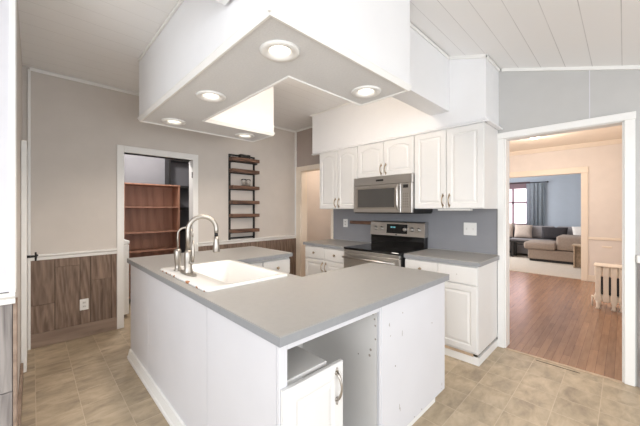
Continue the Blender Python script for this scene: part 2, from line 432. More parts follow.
# wainscot on the left wall: weathered boards, butted lengths
def boards(fix, axis, a0, a1, z0, z1, th, mode, seed):
    random.seed(seed); mb = MB(); a = a0
    while a < a1-0.01:
        w_ = random.choice([0.13, 0.17, 0.2, 0.24]); b = min(a+w_, a1)
        if a1-b < 0.06: b = a1
        zz = [z0]
        if random.random() < 0.7: zz.append(z0+(z1-z0)*random.uniform(0.25, 0.85))
        zz.append(z1)
        for p, q in zip(zz, zz[1:]):
            if axis == 'Y': mb.box(min(fix, fix+th), max(fix, fix+th), a+0.002, b-0.002, p+0.0015, q-0.0015, 0.002)
            else: mb.box(a+0.002, b-0.002, min(fix, fix+th), max(fix, fix+th), p+0.0015, q-0.0015, 0.002)
        a = b
    return mb
m = MB(); random.seed(3)
for a, b, zs in ((-0.02, 0.165, (.42,)), (0.165, 0.365, (.78,)), (0.365, 0.455, ()), (0.455, 0.64, (.60,)), (0.64, 0.695, ())):
    zz = [0.14]+list(zs)+[0.875]
    for p, q in zip(zz, zz[1:]): m.box(LX+.003, LX+.015, a+.002, b-.002, p+.0015, q-.0015, 0.002)
struct('trim_wainscot_left', m, 'barn')
struct('trim_wainscot_gap', B(LX, LX+0.003, -0.02, 0.695, 0.14, 0.875), 'dark')
m = boards(LX+0.003, 'Y', 1.624, RY-0.002, 0.14, 0.875, 0.012, 0, 4)
struct('trim_wainscot_far', m, 'barn')
struct('baseboard_left', B(LX, LX+0.018, -0.02, 0.695, 0, 0.14, 0.003).box(LX, LX+0.018, 1.624, RY-0.002, 0, 0.14, 0.003), 'barnbase')
def caprail(y0, y1):
    return MB().prism([(LX, 0.868), (LX+0.02, 0.868), (LX+0.024, 0.885), (LX+0.024, 0.895), (LX+0.04, 0.912), (LX+0.04, 0.925), (LX, 0.925)], 'Y', y0, y1)
struct('trim_chair_rail_left', caprail(-0.02, 0.695), 'trim')
struct('trim_chair_rail_far', caprail(1.624, RY-0.002), 'trim')
struct('trim_ceiling_left', B(LX, LX+0.016, -0.02, RY-0.002, 2.735, 2.768, 0.004), 'trim')
struct('trim_corner', B(LX, LX+0.028, RY-0.03, RY, 0.93, 2.74, 0.003), 'trim')

# range wall with two doorways
D2 = (-3.93, -3.2, 2.045); D1 = (-0.828, 0.0, 2.074)
m = MB().box(-4.07, D2[0], RY, RY+.12, 0, FLAT).box(D2[0], -3.2, RY, RY+.12, D2[2], FLAT)
struct('wall_back_corner', m, 'greywarmlit')
m = MB()
for a, b, z0 in ((-3.2, D1[0], 0), (D1[0], D1[1], D1[2]), (D1[1], 1.6, 0)):
    n = 8; xs = [a+(b-a)*k/n for k in range(n+1)]
    if b <= -3.2: xs = xs
    xs = [x for x in xs if abs(x-HB) > .02]; m.prism([(a, z0), (b, z0)]+[(x, (FLAT if x < HB else SL(x))+0.0) for x in reversed(xs)], 'Y', RY, RY+0.12)
struct('wall_back', m, 'grey')
# panel joint on the grey wall above the doorway
struct('trim_panel_joint', B(-0.207, -0.2, RY-0.002, RY, 2.14, ceil(-0.2)), 'lav')
def casing(mb, x0, x1, zt, y, wl, wr, th=0.018, head=0.085):
    mb.box(x0-wl, x0, y-th, y, 0, zt, 0.003).box(x1, x1+wr, y-th, y, 0, zt, 0.003)
    mb.box(x0-wl-0.004, x1+wr+0.004, y-th-0.003, y, zt, zt+head, 0.003)
    mb.box(x0-0.002, x0+0.012, y-0.0, y+0.13, 0, zt, 0.002).box(x1-0.012, x1+0.002, y, y+0.13, 0, zt, 0.002).box(x0, x1, y, y+0.13, zt-0.005, zt, 0.001)
m = MB(); casing(m, D1[0], D1[1], D1[2], RY, 0.058, 0.06, head=0.06); struct('trim_2', m, 'trim')
m = MB(); casing(m, D2[0], D2[1], D2[2], RY, 0.12, 0.05, head=0.075); struct('trim_3', m, 'trimwarm')
struct('trim_threshold', B(D1[0]+.012, D1[1]-.012, RY-0.03, RY+0.01, 0, 0.004, 0.001), 'rust')
tag(rebase(obj('threshold_gap', B(-0.56, -0.26, 3.285, 3.294, -0.0005, 0.0012), 'dark'), (-0.41, 3.29, 0)), 'dark worn slot in the vinyl tile just before the dining doorway', 'floor gap')
# sloping trim along the ceiling of the range wall
m = MB()
for x0, x1 in ((-0.85, 0.08), (0.08, 1.6)):
    m.prism([(x0, SL(x0)-0.028), (x1, SL(x1)-0.028), (x1, SL(x1)), (x0, SL(x0))], 'Y', RY-0.016, RY)
struct('trim_ceiling_right', m, 'trim')
struct('trim_ceiling_far', B(-4.05, -3.22, RY-0.016, RY, 2.742, 2.769, 0.003), 'trim')
# grey wainscot right of the doorway
struct('trim_wainscot_right', boards(RY, 'X', 0.07, 1.2, 0.0, 0.96, -0.012, 0, 9), 'barngrey')
struct('trim_chair_rail_right', B(0.065, 1.3, RY-0.03, RY, 0.96, 1.02, 0.006), 'trim')
# slate backsplash
struct('wall_backsplash', B(-3.17, -0.885, RY-0.006, RY, 0.92, 1.40), 'backsplash')

# near-left wall end and closet wall
struct('wall_near', B(-2.42, -2.3, -2.6, -0.07, 0.93, 2.77), 'lav')
struct('wall_near_lower', B(-2.42, -2.304, -2.6, -0.075, 0, 0.93), 'dark')
struct('trim_wainscot_near', boards(-2.304, 'Y', -1.2, -0.075, 0.0, 0.868, 0.012, 0, 12), 'barngrey')
struct('trim_chair_rail_near', MB().prism([(-2.304, 0.868), (-2.28, 0.868), (-2.276, 0.885), (-2.276, 0.895), (-2.255, 0.912), (-2.255, 0.925), (-2.304, 0.925)], 'Y', -1.2, -0.066), 'trim')
struct('trim_4', B(-2.42, -2.285, -0.0895, -0.064, 0.925, 2.77, 0.003), 'trim')
struct('trim_5', B(-2.43, -2.29, -0.075, -0.06, 0, 0.868, 0.002), 'barnbase')
struct('wall_front', B(-4.07, -2.45, -0.17, -0.07, 0, 2.77), 'greige')
struct('baseboard_front', B(-3.4, -2.45, -0.07, -0.052, 0, 0.13, 0.003), 'barnbase')
# closet door folded against that wall
t = thing('closet_door', 'white closet door seen edge-on against the side wall at left', 'door', (-3.78, -0.05, 0.004))
obj('door_slab', B(-4.04, -3.5, -0.068, -0.034, 0.006, 1.95, 0.003), 'trim', t)
h = obj('handle', MB().tube([(-3.58, -0.034, 0.965), (-3.58, 0.02, 0.965)], [0.012, 0.009], 10).tube([(-3.58, 0.02, 0.965), (-3.64, 0.03, 0.965), (-3.72, 0.026, 0.955)], [0.010, 0.009, 0.007], 10).tube([(-3.58, 0.02, 0.925), (-3.575, 0.022, 0.965), (-3.58, 0.02, 1.0)], [0.006, 0.009, 0.006], 8), 'blackmetal', t)
h['label'] = 'dark lever handle'
struct('trim_corner_left', B(LX, -4.05, -0.034, -0.012, 0, 2.74, 0.002), 'trim')

# soffit above the wall cabinets and its crown
m = MB()
xs = [-1.2, -0.88]
m.box(-3.216, -1.42, 2.97, RY, 2.2, 2.7695)
m.prism([(-1.4199, 2.2), (-0.88, 2.2), (-0.88, SL(-0.88)-0.001), (-1.38, SL(-1.38)-0.001), (-1.4199, 2.76)], 'Y', 2.97, RY)
struct('wall_soffit', m, 'boxwhite')
m = MB()
crown = [(2.972, 2.168), (2.93, 2.168), (2.925, 2.176), (2.945, 2.19), (2.952, 2.204), (2.972, 2.21)]
m.prism(crown, 'X', -3.19, -0.872)
m.prism([(-0.882, 2.168), (-0.845, 2.168), (-0.84, 2.176), (-0.86, 2.19), (-0.865, 2.204), (-0.882, 2.21)], 'Y', 2.93, RY)
struct('trim_crown', m, 'boxwhite')
m = MB()
m.box(-3.25, -1.42, 2.955, 2.97, 2.75, 2.769, 0.003)
m.prism([(-1.215, SL(-1.215)-0.03), (-0.865, SL(-.865)-0.03), (-0.865, SL(-.865)), (-1.215, SL(-1.215))], 'Y', 2.952, 2.97)
m.box(-0.88, -0.862, 2.952, RY-0.016, SL(-.87)-0.032, SL(-.87)-0.006, 0.003)
struct('trim_soffit', m, 'trim')

# ------------------------------------------------------------------ ceiling light box (J shaped) and its lamps
ZB = 2.2045
J = [(-1.042, 0.717), (-1.042, 1.888), (-1.475, 1.888), (-1.465, 1.16), (-2.74, 1.16), (-2.74, 1.94), (-3.17, 1.94), (-3.17, 0.717)]
J[3] = (-1.475, 1.16)
LIGHTS = [(-1.262, 0.933), (-2.113, 0.94), (-2.968, 0.96), (-2.971, 1.713), (-1.27, 1.689)]
RL = 0.068
circ = lambda cx, cy, r, n=28: [(cx+r*math.cos(2*PI*k/n), cy+r*math.sin(2*PI*k/n)) for k in range(n)]
bk = thing('ceiling_light_box', 'white J-shaped dropped ceiling box with recessed lamps above the island', 'ceiling box', (-2.1, 0.95, ZB))
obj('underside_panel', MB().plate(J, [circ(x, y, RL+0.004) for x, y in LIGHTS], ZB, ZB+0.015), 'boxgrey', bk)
T = 0.015; z_ = ZB+.0152
(xa, ya), (_, yb), (xc, _), (_, yd), (xe, _), (_, yf), (xg, _), _ = J
obj('side_panel', MB().prism([(xg, z_), (xa, z_), (xa, SL(xa)-.002), (HB+.02, SL(HB+.02)-.002), (HB+.02, FLAT-.001), (xg, FLAT-.001)], 'Y', ya, ya+T), 'boxwhite', bk)
obj('side_panel', B(xa-T, xa, ya+T, yb, z_, SL(xa)-.002), 'boxwhite', bk)
obj('side_panel', MB().prism([(xc, z_), (xa-T, z_), (xa-T, SL(xa)-.008), (HB+.02, SL(HB+.02)-.002), (HB+.02, FLAT-.001), (xc, FLAT-.001)], 'Y', yb-T, yb), 'boxwhite', bk)
obj('side_panel', B(xc, xc+T, yd, yb-T, z_, FLAT-.001), 'boxwhite', bk)
obj('side_panel', B(xe, xc, yd-T, yd, z_, FLAT-.001), 'boxwhite', bk)
obj('side_panel', B(xe-T, xe, yd, yf, z_, FLAT-.001), 'boxwhite', bk)
obj('side_panel', B(xg, xe-T, yf-T, yf, z_, FLAT-.001), 'boxwhite', bk)
obj('side_panel', B(xg, xg+T, ya+T, yf-T, z_, FLAT-.001), 'boxwhite', bk)
t = bmesh.new(); loops = []
for off, z in ((-0.0003, ZB+.034), (-.009, ZB+.032), (-.012, ZB+.022), (.004, ZB-.008), (.016, ZB-.007), (.02, ZB-.0003)):
    loops.append([t.verts.new((x, y, z)) for x, y in inset_poly(J, off)])
for A, Bq in zip(loops, loops[1:]):
    for k in range(len(A)): t.faces.new([A[k], A[(k+1) % len(A)], Bq[(k+1) % len(A)], Bq[k]])
obj('edge_trim', MB().merge(t), 'trim', bk)
obj('corner_cap', B(xa-.004, xa+.0135, ya-.0135, ya+.002, ZB-.002, ZB+.03, .003), 'trim', bk)
obj('ceiling_trim', B(xg+.02, HB, ya-.016, ya-.0002, FLAT-.022, FLAT-.001, 0.003), 'trim', bk)
# header beam between the flat and the sloping ceiling
m = MB().box(-1.40, -1.213, yb+.002, 2.968, 2.346, FLAT-.001).prism([(-1.398, FLAT-.001), (-1.213, FLAT-.001), (-1.213, SL(-1.213)-.002), (-1.398, SL(-1.398)-.002)], 'Y', yb+.002, 2.968)
bm_ = thing('ceiling_beam', 'short white boxed beam joining the light box to the cabinet soffit', 'beam', (-1.31, 2.4, 2.346))
obj('casing', m, 'boxwhite', bm_)
obj('trim_strip', B(-1.2128, -1.20, yb+.05, 2.95, SL(-1.2)-.03, SL(-1.2)-.004, .003), 'trim', bm_)
m = MB().prism([(-1.411, 2.405), (-1.15, 2.405), (-1.15, SL(-1.15)-.002), (-1.398, SL(-1.398)-.002), (-1.40, FLAT-.001), (-1.411, FLAT-.001)], 'Y', -2.0, ya-.018)
tag(rebase(obj('ceiling_beam', m, 'boxwhite'), (-1.3, -0.5, 2.405)), 'white boxed beam running out of the top of the light box at the picture edge', 'beam')

def lamp_geo(x, y):
    ring = MB().lathe([(RL-0.012, ZB+0.002), (RL-0.006, ZB-0.006), (RL+0.01, ZB-0.012), (RL+0.03, ZB-0.010), (RL+0.038, ZB-0.0005), (RL-0.012, ZB+0.002)], (x, y, 0), n=32, cap=False)
    can = MB().lathe([(RL-0.004, ZB+0.001), (RL-0.012, ZB+0.03), (RL-0.024, ZB+0.075), (RL-0.022, ZB+0.078), (RL-0.0, ZB+0.03), (RL, ZB+0.001)], (x, y, 0), n=32, cap=False)
    bulb = MB().lathe([(0.0, ZB+0.022), (0.03, ZB+0.024), (0.048, ZB+0.032), (0.052, ZB+0.045), (0.045, ZB+0.06), (0.03, ZB+0.07)], (x, y, 0), n=24)
    return ring, can, bulb
lab = ['recessed ceiling lamp nearest the camera, largest of the five', 'second recessed lamp along the front edge of the light box',
       'recessed lamp at the far left corner of the light box', 'recessed lamp at the tip of the light box arm above the wall shelf',
       'recessed lamp at the right end of the light box before the wall cabinets']
l0 = None
for (x, y), lb in zip(LIGHTS, lab):
    if l0 is None:
        l0 = thing('recessed_lamp', lb, 'ceiling lamp', (x, y, ZB), 'recessed lamps in the light box')
        r_, c_, b_ = lamp_geo(x, y)
        obj('trim_ring', r_, 'trim', l0); obj('reflector', c_, 'trim', l0); obj('bulb', b_, 'lens', l0)
    else: copy_thing(l0, (x, y, ZB), lb)
    l = bpy.data.lights.new('recessed_lamp_glow', 'SPOT'); l.energy = 12; l.color = (1, 0.90, 0.80); l.spot_size = 2.7; l.spot_blend = 0.7; l.shadow_soft_size = 0.06
    lo = bpy.data.objects.new('recessed_lamp_glow', l); C.objects.link(lo); lo.location = (x, y, ZB-0.02)

# ------------------------------------------------------------------ island
ZC = 0.914; TC = 0.04
Jc = [(-0.862, 0.637), (-0.862, 2.115), (-1.526, 2.115), (-1.526, 1.315), (-2.46, 1.315), (-2.46, 1.985), (-3.26, 1.985), (-3.26, 0.637)]
SX0, SX1, SY0, SY1 = -2.45, -1.60, 0.685, 1.265
m = MB().plate(Jc, [[(SX0+.03, SY0+.03), (SX1-.03, SY0+.03), (SX1-.03, SY1-.03), (SX0+.03, SY1-.03)]], ZC-0.006, ZC)
ct = thing('island_countertop', 'grey laminate J-shaped island worktop around the white sink', 'worktop', (-2.06, 0.95, ZC-TC))
obj('top_sheet', m, 'counter', ct)
m = MB()
ring = Jc
m.plate(Jc, [inset_poly(Jc, 0.02)], ZC-TC, ZC-0.0061)
e = obj('edge_band', m, 'counteredge', ct); e['label'] = 'darker grey laminate edge'

ZT = ZC-TC-0.001
sc = thing('sink_cabinet', 'long white island base unit below the sink with a plain panelled back', 'cabinet', (-2.36, 0.97, 0))
obj('back_panel', B(-2.621, -1.524, 0.655, 0.668, 0.0, ZT), 'panel', sc)
obj('back_panel', B(-3.185, -2.625, 0.655, 0.668, 0.0, ZT), 'panel', sc)
obj('end_panel', B(-3.2, -3.186, 0.655, 1.27, 0.0, ZT), 'panel', sc)
obj('end_panel', B(-1.537, -1.524, 0.669, 1.27, 0.0, ZT), 'panel', sc)
obj('floor_panel', B(-3.186, -1.537, 0.669, 1.21, 0.09, 0.105), 'inside', sc)
obj('toe_kick', B(-3.186, -1.537, 1.21, 1.222, 0.0, 0.09), 'panel', sc)
fr = Fr((-1.54, 1.252, 0.12), (-1, 0, 0), (0, 1, 0))
for k in range(2):
    f2 = Fr((-1.57-0.42*k, 1.252, 0.12), (-1, 0, 0), (0, 1, 0)); d = obj('door', door_mb(f2, 0.40, 0.70), 'white', sc)
    obj('handle', pull_mb(f2, 0.36 if k == 0 else 0.04, 0.5, 0.6, 0.019), 'bronze', d)
obj('face_panel', B(-3.186, -2.43, 1.252, 1.265, 0.11, ZT), 'white', sc)
obj('base_strip', MB().prism([(0.655, 0), (0.655, 0.085), (0.643, 0.08), (0.638, 0.06), (0.632, 0.03), (0.625, 0.022), (0.625, 0)], 'X', -3.19, -1.524), 'trim', sc)

oc = thing('open_cabinet', 'white island end unit with an open front above its low panelled door', 'cabinet', (-1.2, 0.98, 0))
obj('side_panel', B(-1.52, -0.91, 0.655, 0.668, 0, ZT), 'panel', oc)
sp = obj('side_panel', B(-1.50, -0.91, 1.30, 1.315, 0, ZT), 'inside', oc)
m = MB()
for x_, z, r in ((-0.932, 0.813, .004), (-0.922, 0.79, .005), (-0.917, 0.757, .005), (-0.916, 0.686, .005), (-0.947, 0.62, .007), (-0.954, 0.588, .007), (-1.03, 0.57, .004), (-1.26, 0.72, .004), (-1.1, 0.74, .0035)):
    m.tube([(x_, 1.2995, z), (x_, 1.2985, z)], r, 8)
obj('peg_hole', m, 'chip', sp)['kind'] = 'stuff'
obj('back', B(-1.52, -1.505, 0.67, 1.315, 0, ZT), 'inside', oc)
obj('floor_panel', B(-1.504, -0.91, 0.669, 1.299, 0.095, 0.11), 'inside', oc)
m = MB().box(-0.909, -0.89, 0.655, 0.694, 0.0, ZT, 0.002).box(-0.909, -0.89, 1.301, 1.315, 0.0, ZT, 0.002).box(-0.909, -0.8905, 0.6945, 1.30, 0.838, ZT, 0.002).box(-0.909, -0.8905, 0.6945, 1.30, 0.09, 0.12, 0.002)
obj('face_frame', m, 'panel', oc)
obj('shelf', B(-1.22, -0.912, 0.6695, 0.928, 0.690, 0.706, 0.002), 'inside', oc)
fr = Fr((-0.888, 0.660, 0.12), (0, 1, 0), (1, 0, 0))
d = obj('door', door_mb(fr, 0.33, 0.582, inset=0.06), 'white', oc)
h = obj('handle', pull_mb(fr, 0.285, 0.43, 0.545, 0.019), 'nickel', d)
obj('base_strip', MB().prism([(0.654, 0), (0.654, 0.085), (0.643, 0.08), (0.638, 0.06), (0.632, 0.03), (0.625, 0.022), (0.625, 0)], 'X', -1.522, -0.905), 'trim', oc)

pc = thing('panelled_cabinet', 'white island end unit with a large blank scuffed side panel over a toe kick', 'cabinet', (-1.2, 1.71, 0))
p = obj('side_panel', B(-0.908, -0.889, 1.317, 2.10, 0.1, ZT, 0.002), 'panel', pc)
m = MB()
for y, z in ((1.387, 0.745), (1.528, 0.777), (1.4, 0.682), (1.664, 0.112), (1.757, 0.115), (1.9, 0.62), (1.45, 0.5), (2.044, 0.125)):
    m.tube([(-0.8895, y, z), (-0.8883, y, z)], random.uniform(0.0025, 0.005), 7)
for y, z, l in ((1.39, 0.735, 0.02), (1.522, 0.646, 0.03), (1.492, 0.238, 0.03), (1.499, 0.225, 0.02), (2.05, 0.14, 0.02)):
    m.box(-0.8895, -0.8884, y, y+0.003, z, z+l)
obj('scuff', m, 'chip', p)['kind'] = 'stuff'
obj('back_panel', B(-1.50, -0.909, 2.088, 2.10, 0.1, ZT), 'panel', pc)
obj('back_panel', B(-1.50, -1.487, 1.317, 2.087, 0.1, ZT), 'panel', pc)
obj('floor_panel', B(-1.486, -0.91, 1.318, 2.087, 0.1, 0.115), 'inside', pc)
obj('toe_kick', B(-0.955, -0.94, 1.318, 2.06, 0, 0.099).box(-1.48, -0.956, 2.045, 2.06, 0, 0.099), 'trim', pc)

dc = thing('drawer_cabinet', 'white island unit with two drawers at the far left, before the wainscot', 'cabinet', (-2.84, 1.62, 0))
obj('body', B(-3.2, -2.5, 1.272, 1.97, 0.1, ZT).box(-3.19, -2.56, 1.28, 1.96, 0, 0.099), 'white', dc)
for k in range(2):
    f2 = Fr((-2.499, 1.29+0.345*k, 0.70), (0, 1, 0), (1, 0, 0)); d = obj('drawer', slab_mb(f2, 0.33, 0.15), 'white', dc)
    obj('knob', knob_mb(f2, 0.165, 0.075, 0.019), 'bronze', d)
    f2 = Fr((-2.499, 1.29+0.345*k, 0.12), (0, 1, 0), (1, 0, 0)); d = obj('door', door_mb(f2, 0.33, 0.565), 'white', dc)
    obj('handle', pull_mb(f2, 0.29 if k == 0 else 0.04, 0.42, 0.52, 0.019), 'bronze', d)

# sink
def rrect(x0, x1, y0, y1, r, n=5):
    pts = []
    for cx, cy, a in ((x1-r, y1-r, 0), (x0+r, y1-r, PI/2), (x0+r, y0+r, PI), (x1-r, y0+r, 3*PI/2)):
        for k in range(n+1): pts.append((cx+r*math.cos(a+PI/2*k/n), cy+r*math.sin(a+PI/2*k/n)))
    return pts
t = bmesh.new(); loops = []
for x0, x1, y0, y1, r, z in ((SX0+.035, SX1-.035, SY0+.035, SY1-.035, .03, ZC-.01), (SX0, SX1, SY0, SY1, .03, ZC+.0005), (SX0, SX1, SY0, SY1, .03, ZC+.008), (SX0+.008, SX1-.008, SY0+.008, SY1-.008, .028, ZC+.016),
        (SX0+.04, SX1-.04, SY0+.15, SY1-.04, .06, ZC+.014), (SX0+.05, SX1-.05, SY0+.16, SY1-.05, .06, ZC+.004), (SX0+.075, SX1-.075, SY0+.185, SY1-.075, .06, ZC-.14), (SX0+.11, SX1-.11, SY0+.22, SY1-.11, .05, ZC-.17)):
    loops.append([t.verts.new((x, y, z)) for x, y in rrect(x0, x1, y0, y1, r)])
for A, Bq in zip(loops, loops[1:]):
    for k in range(len(A)):
        f = t.faces.new([A[k], A[(k+1) % len(A)], Bq[(k+1) % len(A)], Bq[k]]); f.smooth = True
f = t.faces.new(loops[-1])
sk = thing('kitchen_sink', 'white enamel drop-in sink with rust-chipped rim in the island worktop', 'sink', ((SX0+SX1)/2, (SY0+SY1)/2, ZC))
obj('basin', MB().merge(t), 'enamel', sk)
obj('drain', MB().lathe([(0.0, ZC-.168), (0.03, ZC-.167), (0.042, ZC-.1655), (0.044, ZC-.169)], ((SX0+SX1)/2, 1.0, 0), n=20), 'nickel', sk)

# pull-down tap
ZS = ZC+0.0165
FX, FY = -2.095, 0.77
fa = thing('kitchen_tap', 'tall brushed nickel gooseneck tap with pull-down spray head on the sink rim', 'tap', (FX, FY, ZS))
m = MB().plate([(FX+0.13*math.cos(a)*(1), FY+0.032*math.sin(a)) for a in [2*PI*k/28 for k in range(28)]], [], ZS, ZS+0.006)
obj('base_plate', m, 'nickel', fa)
obj('body', MB().lathe([(0.032, ZS+.006), (0.029, ZS+.012), (0.026, ZS+.04), (0.026, ZS+.08), (0.028, ZS+.12), (0.025, ZS+.145), (0.017, ZS+.165), (0.0, ZS+.166)], (FX, FY, 0), n=20), 'nickel', fa)
dx, dy = 0.32, 0.947; RAD = 0.092; zc = 1.322-RAD
pts = [(FX, FY, ZS+.16), (FX, FY, zc-0.04)]
for k in range(15):
    a = PI-(PI*1.02)*k/14
    pts.append((FX+dx*(RAD+RAD*math.cos(a)), FY+dy*(RAD+RAD*math.cos(a)), zc+RAD*math.sin(a)))
ex, ey, ez = pts[-1]; pts.append((ex, ey, ez-0.02)); 
obj('gooseneck', MB().tube(pts, 0.0155, 14), "nickel", fa)
obj('collar', MB().tube([(ex, ey, ez-0.02), (ex, ey, ez-0.045)], 0.0125, 14), 'black', fa)
obj('spray_head', MB().tube([(ex, ey, ez-0.045), (ex, ey, ez-0.07), (ex, ey, ez-0.11), (ex, ey, ez-0.15), (ex, ey, ez-0.158)], [0.016, 0.018, 0.021, 0.025, 0.022], 16), 'nickel', fa)
obj('lever', MB().tube([(FX+.018, FY+.008, ZS+.08), (FX+.05, FY+.01, ZS+.085)], [0.016, 0.014], 12).tube([(FX+.045, FY+.01, ZS+.085), (FX+.058, FY+.012, ZS+.13), (FX+.05, FY+.014, ZS+.19), (FX+.047, FY+.014, ZS+.23)], [0.012, 0.010, 0.009, 0.007], 10), 'nickel', fa)
# filtered-water tap beside it
GX, GY = -2.255, 0.755
ft = thing('filter_tap', 'slim small gooseneck water tap standing left of the tall tap', 'tap', (GX, GY, ZS))
obj('body', MB().lathe([(0.027, ZS), (0.027, ZS+.006), (0.020, ZS+.012), (0.019, ZS+.05), (0.022, ZS+.055), (0.024, ZS+.14), (0.019, ZS+.155), (0.0, ZS+.158)], (GX, GY, 0), n=20), 'nickel', ft)
pts = [(GX, GY, ZS+.15), (GX, GY, ZS+.24)]
for k in range(1, 13):
    a = PI-PI*k/12; pts.append((GX+0.5*(0.05+0.05*math.cos(a)), GY+0.87*(0.05+0.05*math.cos(a)), ZS+.26+0.05*math.sin(a)))
pts.append((pts[-1][0], pts[-1][1], ZS+.24))
obj('gooseneck', MB().tube(pts, 0.0065, 10), 'nickel', ft)
obj('lever', MB().tube([(GX-.018, GY, ZS+.10), (GX-.05, GY-.005, ZS+.105)], [0.006, 0.004], 8), 'nickel', ft)

# ------------------------------------------------------------------ wall cabinets
YD = 2.945
def upper(name, x0, x1, z0, z1, label, arch=True):
    t = thing(name, label, 'cabinet', ((x0+x1)/2, 3.15, z0), 'white wall cabinets over the range wall')
    obj('body', B(x0, x1, YD, RY-0.007, z0, z1), 'white', t)
    w_ = (x1-x0)/2
    for k in range(2):
        fr = Fr((x0+0.003+w_*k, YD-0.0005, z0+0.004), (1, 0, 0), (0, -1, 0))
        d = obj('door', door_mb(fr, w_-0.006, z1-z0-0.012, arch=arch), 'white', t)
        obj('handle', pull_mb(fr, w_-0.035 if k == 0 else 0.029, 0.03, 0.125, 0.019), 'bronze', d)
    return t
upper('wall_cabinet', -3.022, -2.336, 1.38, 2.168, 'tall white wall cabinet left of the microwave')
upper('wall_cabinet', -2.334, -1.568, 1.76, 2.168, 'short white wall cabinet directly above the microwave')
upper('wall_cabinet', -1.566, -0.885, 1.38, 2.168, 'tall white wall cabinet right of the microwave', False)
tag(rebase(obj('under_cabinet_light', B(-1.33, -1.02, 2.97, 3.05, 1.362, 1.3795, 0.004), 'trim'), (-1.17, 3.01, 1.362)), 'slim white light bar fixed under the right wall cabinet', 'light')

# microwave
X0, X1 = -2.352, -1.560; YF = 2.87; Z0, Z1 = 1.335, 1.757
mw = thing('microwave', 'stainless over-range microwave hung between the wall cabinets', 'microwave', ((X0+X1)/2, 3.1, Z0))
obj('body', B(X0+.002, X1-.002, YF+.04, RY-.007, Z0+.008, Z1-.0005), 'black', mw)
obj('bottom_plate', B(X0+.01, X1-.01, YF+.02, RY-.01, Z0-.008, Z0+.0075), 'black', mw)
obj('vent_panel', B(X0, X1, YF+.006, YF+.04, Z1-.095, Z1, 0.004, 2), 'steel', mw)
obj('badge', B(-2.02, -1.92, YF+.0035, YF+.006, Z1-.058, Z1-.036), 'blackmetal', mw)
dX1 = X1-0.135
d = obj('door', B(X0, dX1, YF, YF+.04, Z0+.002, Z1-.098, 0.006, 2), 'steel', mw)
obj('window', B(X0+.065, dX1-.075, YF-.0025, YF+.002, Z0+.062, Z1-.142, 0.002), 'mwglass', d)
obj('window_bezel', B(X0+.045, dX1-.055, YF-.001, YF+.002, Z0+.045, Z1-.122, 0.002), 'nickel', d)
m = MB().tube([(dX1-.025, YF, Z0+.035), (dX1-.025, YF-.028, Z0+.045), (dX1-.025, YF-.036, Z0+.09), (dX1-.025, YF-.036, Z1-.17), (dX1-.025, YF-.028, Z1-.125), (dX1-.025, YF, Z1-.115)], 0.012, 10)
obj('handle', m, 'steel', d)
cp = obj('control_panel', B(dX1+.002, X1, YF+.002, YF+.04, Z0+.002, Z1-.098, 0.006, 2), 'steel', mw)
obj('display', B(dX1+.03, X1-.045, YF-.0005, YF+.003, Z1-.15, Z1-.115), 'black', cp)
m = MB()
for r_ in range(6):
    for c_ in range(3): m.box(dX1+.03+.024*c_, dX1+.046+.024*c_, YF, YF+.003, Z0+.06+.028*r_, Z0+.076+.028*r_)
obj('keypad', m, 'nickel', cp)

# range
X0, X1 = -2.372, -1.608; YF = 2.70
rg = thing('range_cooker', 'stainless electric range with black glass cooktop between the base cabinets', 'range', ((X0+X1)/2, 3.0, 0))
obj('body', B(X0, X1, YF+.04, RY-.02, 0.03, 0.895), 'black', rg)
for x in (X0+.05, X1-.05):
    for y in (YF+.1, RY-.1): obj('foot', MB().lathe([(0.02, 0), (0.02, 0.03)], (x, y, 0), n=12), 'black', rg)
obj('cooktop', B(X0-.002, X1+.002, YF+.005, 3.255, 0.8955, 0.922, 0.006, 2), 'blackglass', rg)
for x, y, r in ((X0+.2, 2.87, .105), (X1-.2, 2.87, .085), (X0+.2, 3.1, .08), (X1-.2, 3.1, .105)):
    obj('burner_ring', MB().lathe([(r-.003, 0.9222), (r-.003, 0.9226), (r, 0.9226), (r, 0.9222)], (x, y, 0), n=36, cap=False), 'mwglass', rg)
d = obj('oven_door', B(X0+.004, X1-.004, YF, YF+.039, 0.225, 0.86, 0.006, 2), 'steel', rg)
obj('oven_window', B(X0+.11, X1-.11, YF-.002, YF+.002, 0.36, 0.70), 'blackglass', d)
obj('oven_handle', MB().tube([(X0+.06, YF, .81), (X0+.06, YF-.045, .81)], .011, 10).tube([(X1-.06, YF, .81), (X1-.06, YF-.045, .81)], .011, 10).tube([(X0+.03, YF-.045, .81), (X1-.03, YF-.045, .81)], .014, 12), 'steel', d)
obj('front_rail', B(X0+.004, X1-.004, YF+.004, YF+.039, 0.863, 0.894, 0.003), 'steel', rg)
obj('warming_drawer', B(X0+.004, X1-.004, YF, YF+.039, 0.05, 0.22, 0.006, 2), 'steel', rg)
obj('backguard_base', B(X0+.005, X1-.005, 3.256, RY-.02, 0.896, 1.045, 0.004), 'blackglass', rg)
bgp = obj('backguard', MB().prism([(3.245, 1.045), (3.262, 1.21), (3.275, 1.222), (3.335, 1.222), (3.335, 1.045)], 'X', X0, X1), 'steel', rg)
cy = lambda z: 3.245+(z-1.045)*0.103
dp = obj('display', MB().prism([(cy(1.075)-.003, 1.075), (cy(1.19)-.003, 1.19), (cy(1.19)+.003, 1.19), (cy(1.075)+.003, 1.075)], 'X', -2.12, -1.83), 'blackglass', bgp)
m = MB()
for x in (-2.06, -2.045, -2.02, -2.005): m.box(x, x+.009, cy(1.15)-.0045, cy(1.15)-.003, 1.143, 1.16)
obj('clock_digit', m, 'display', dp)
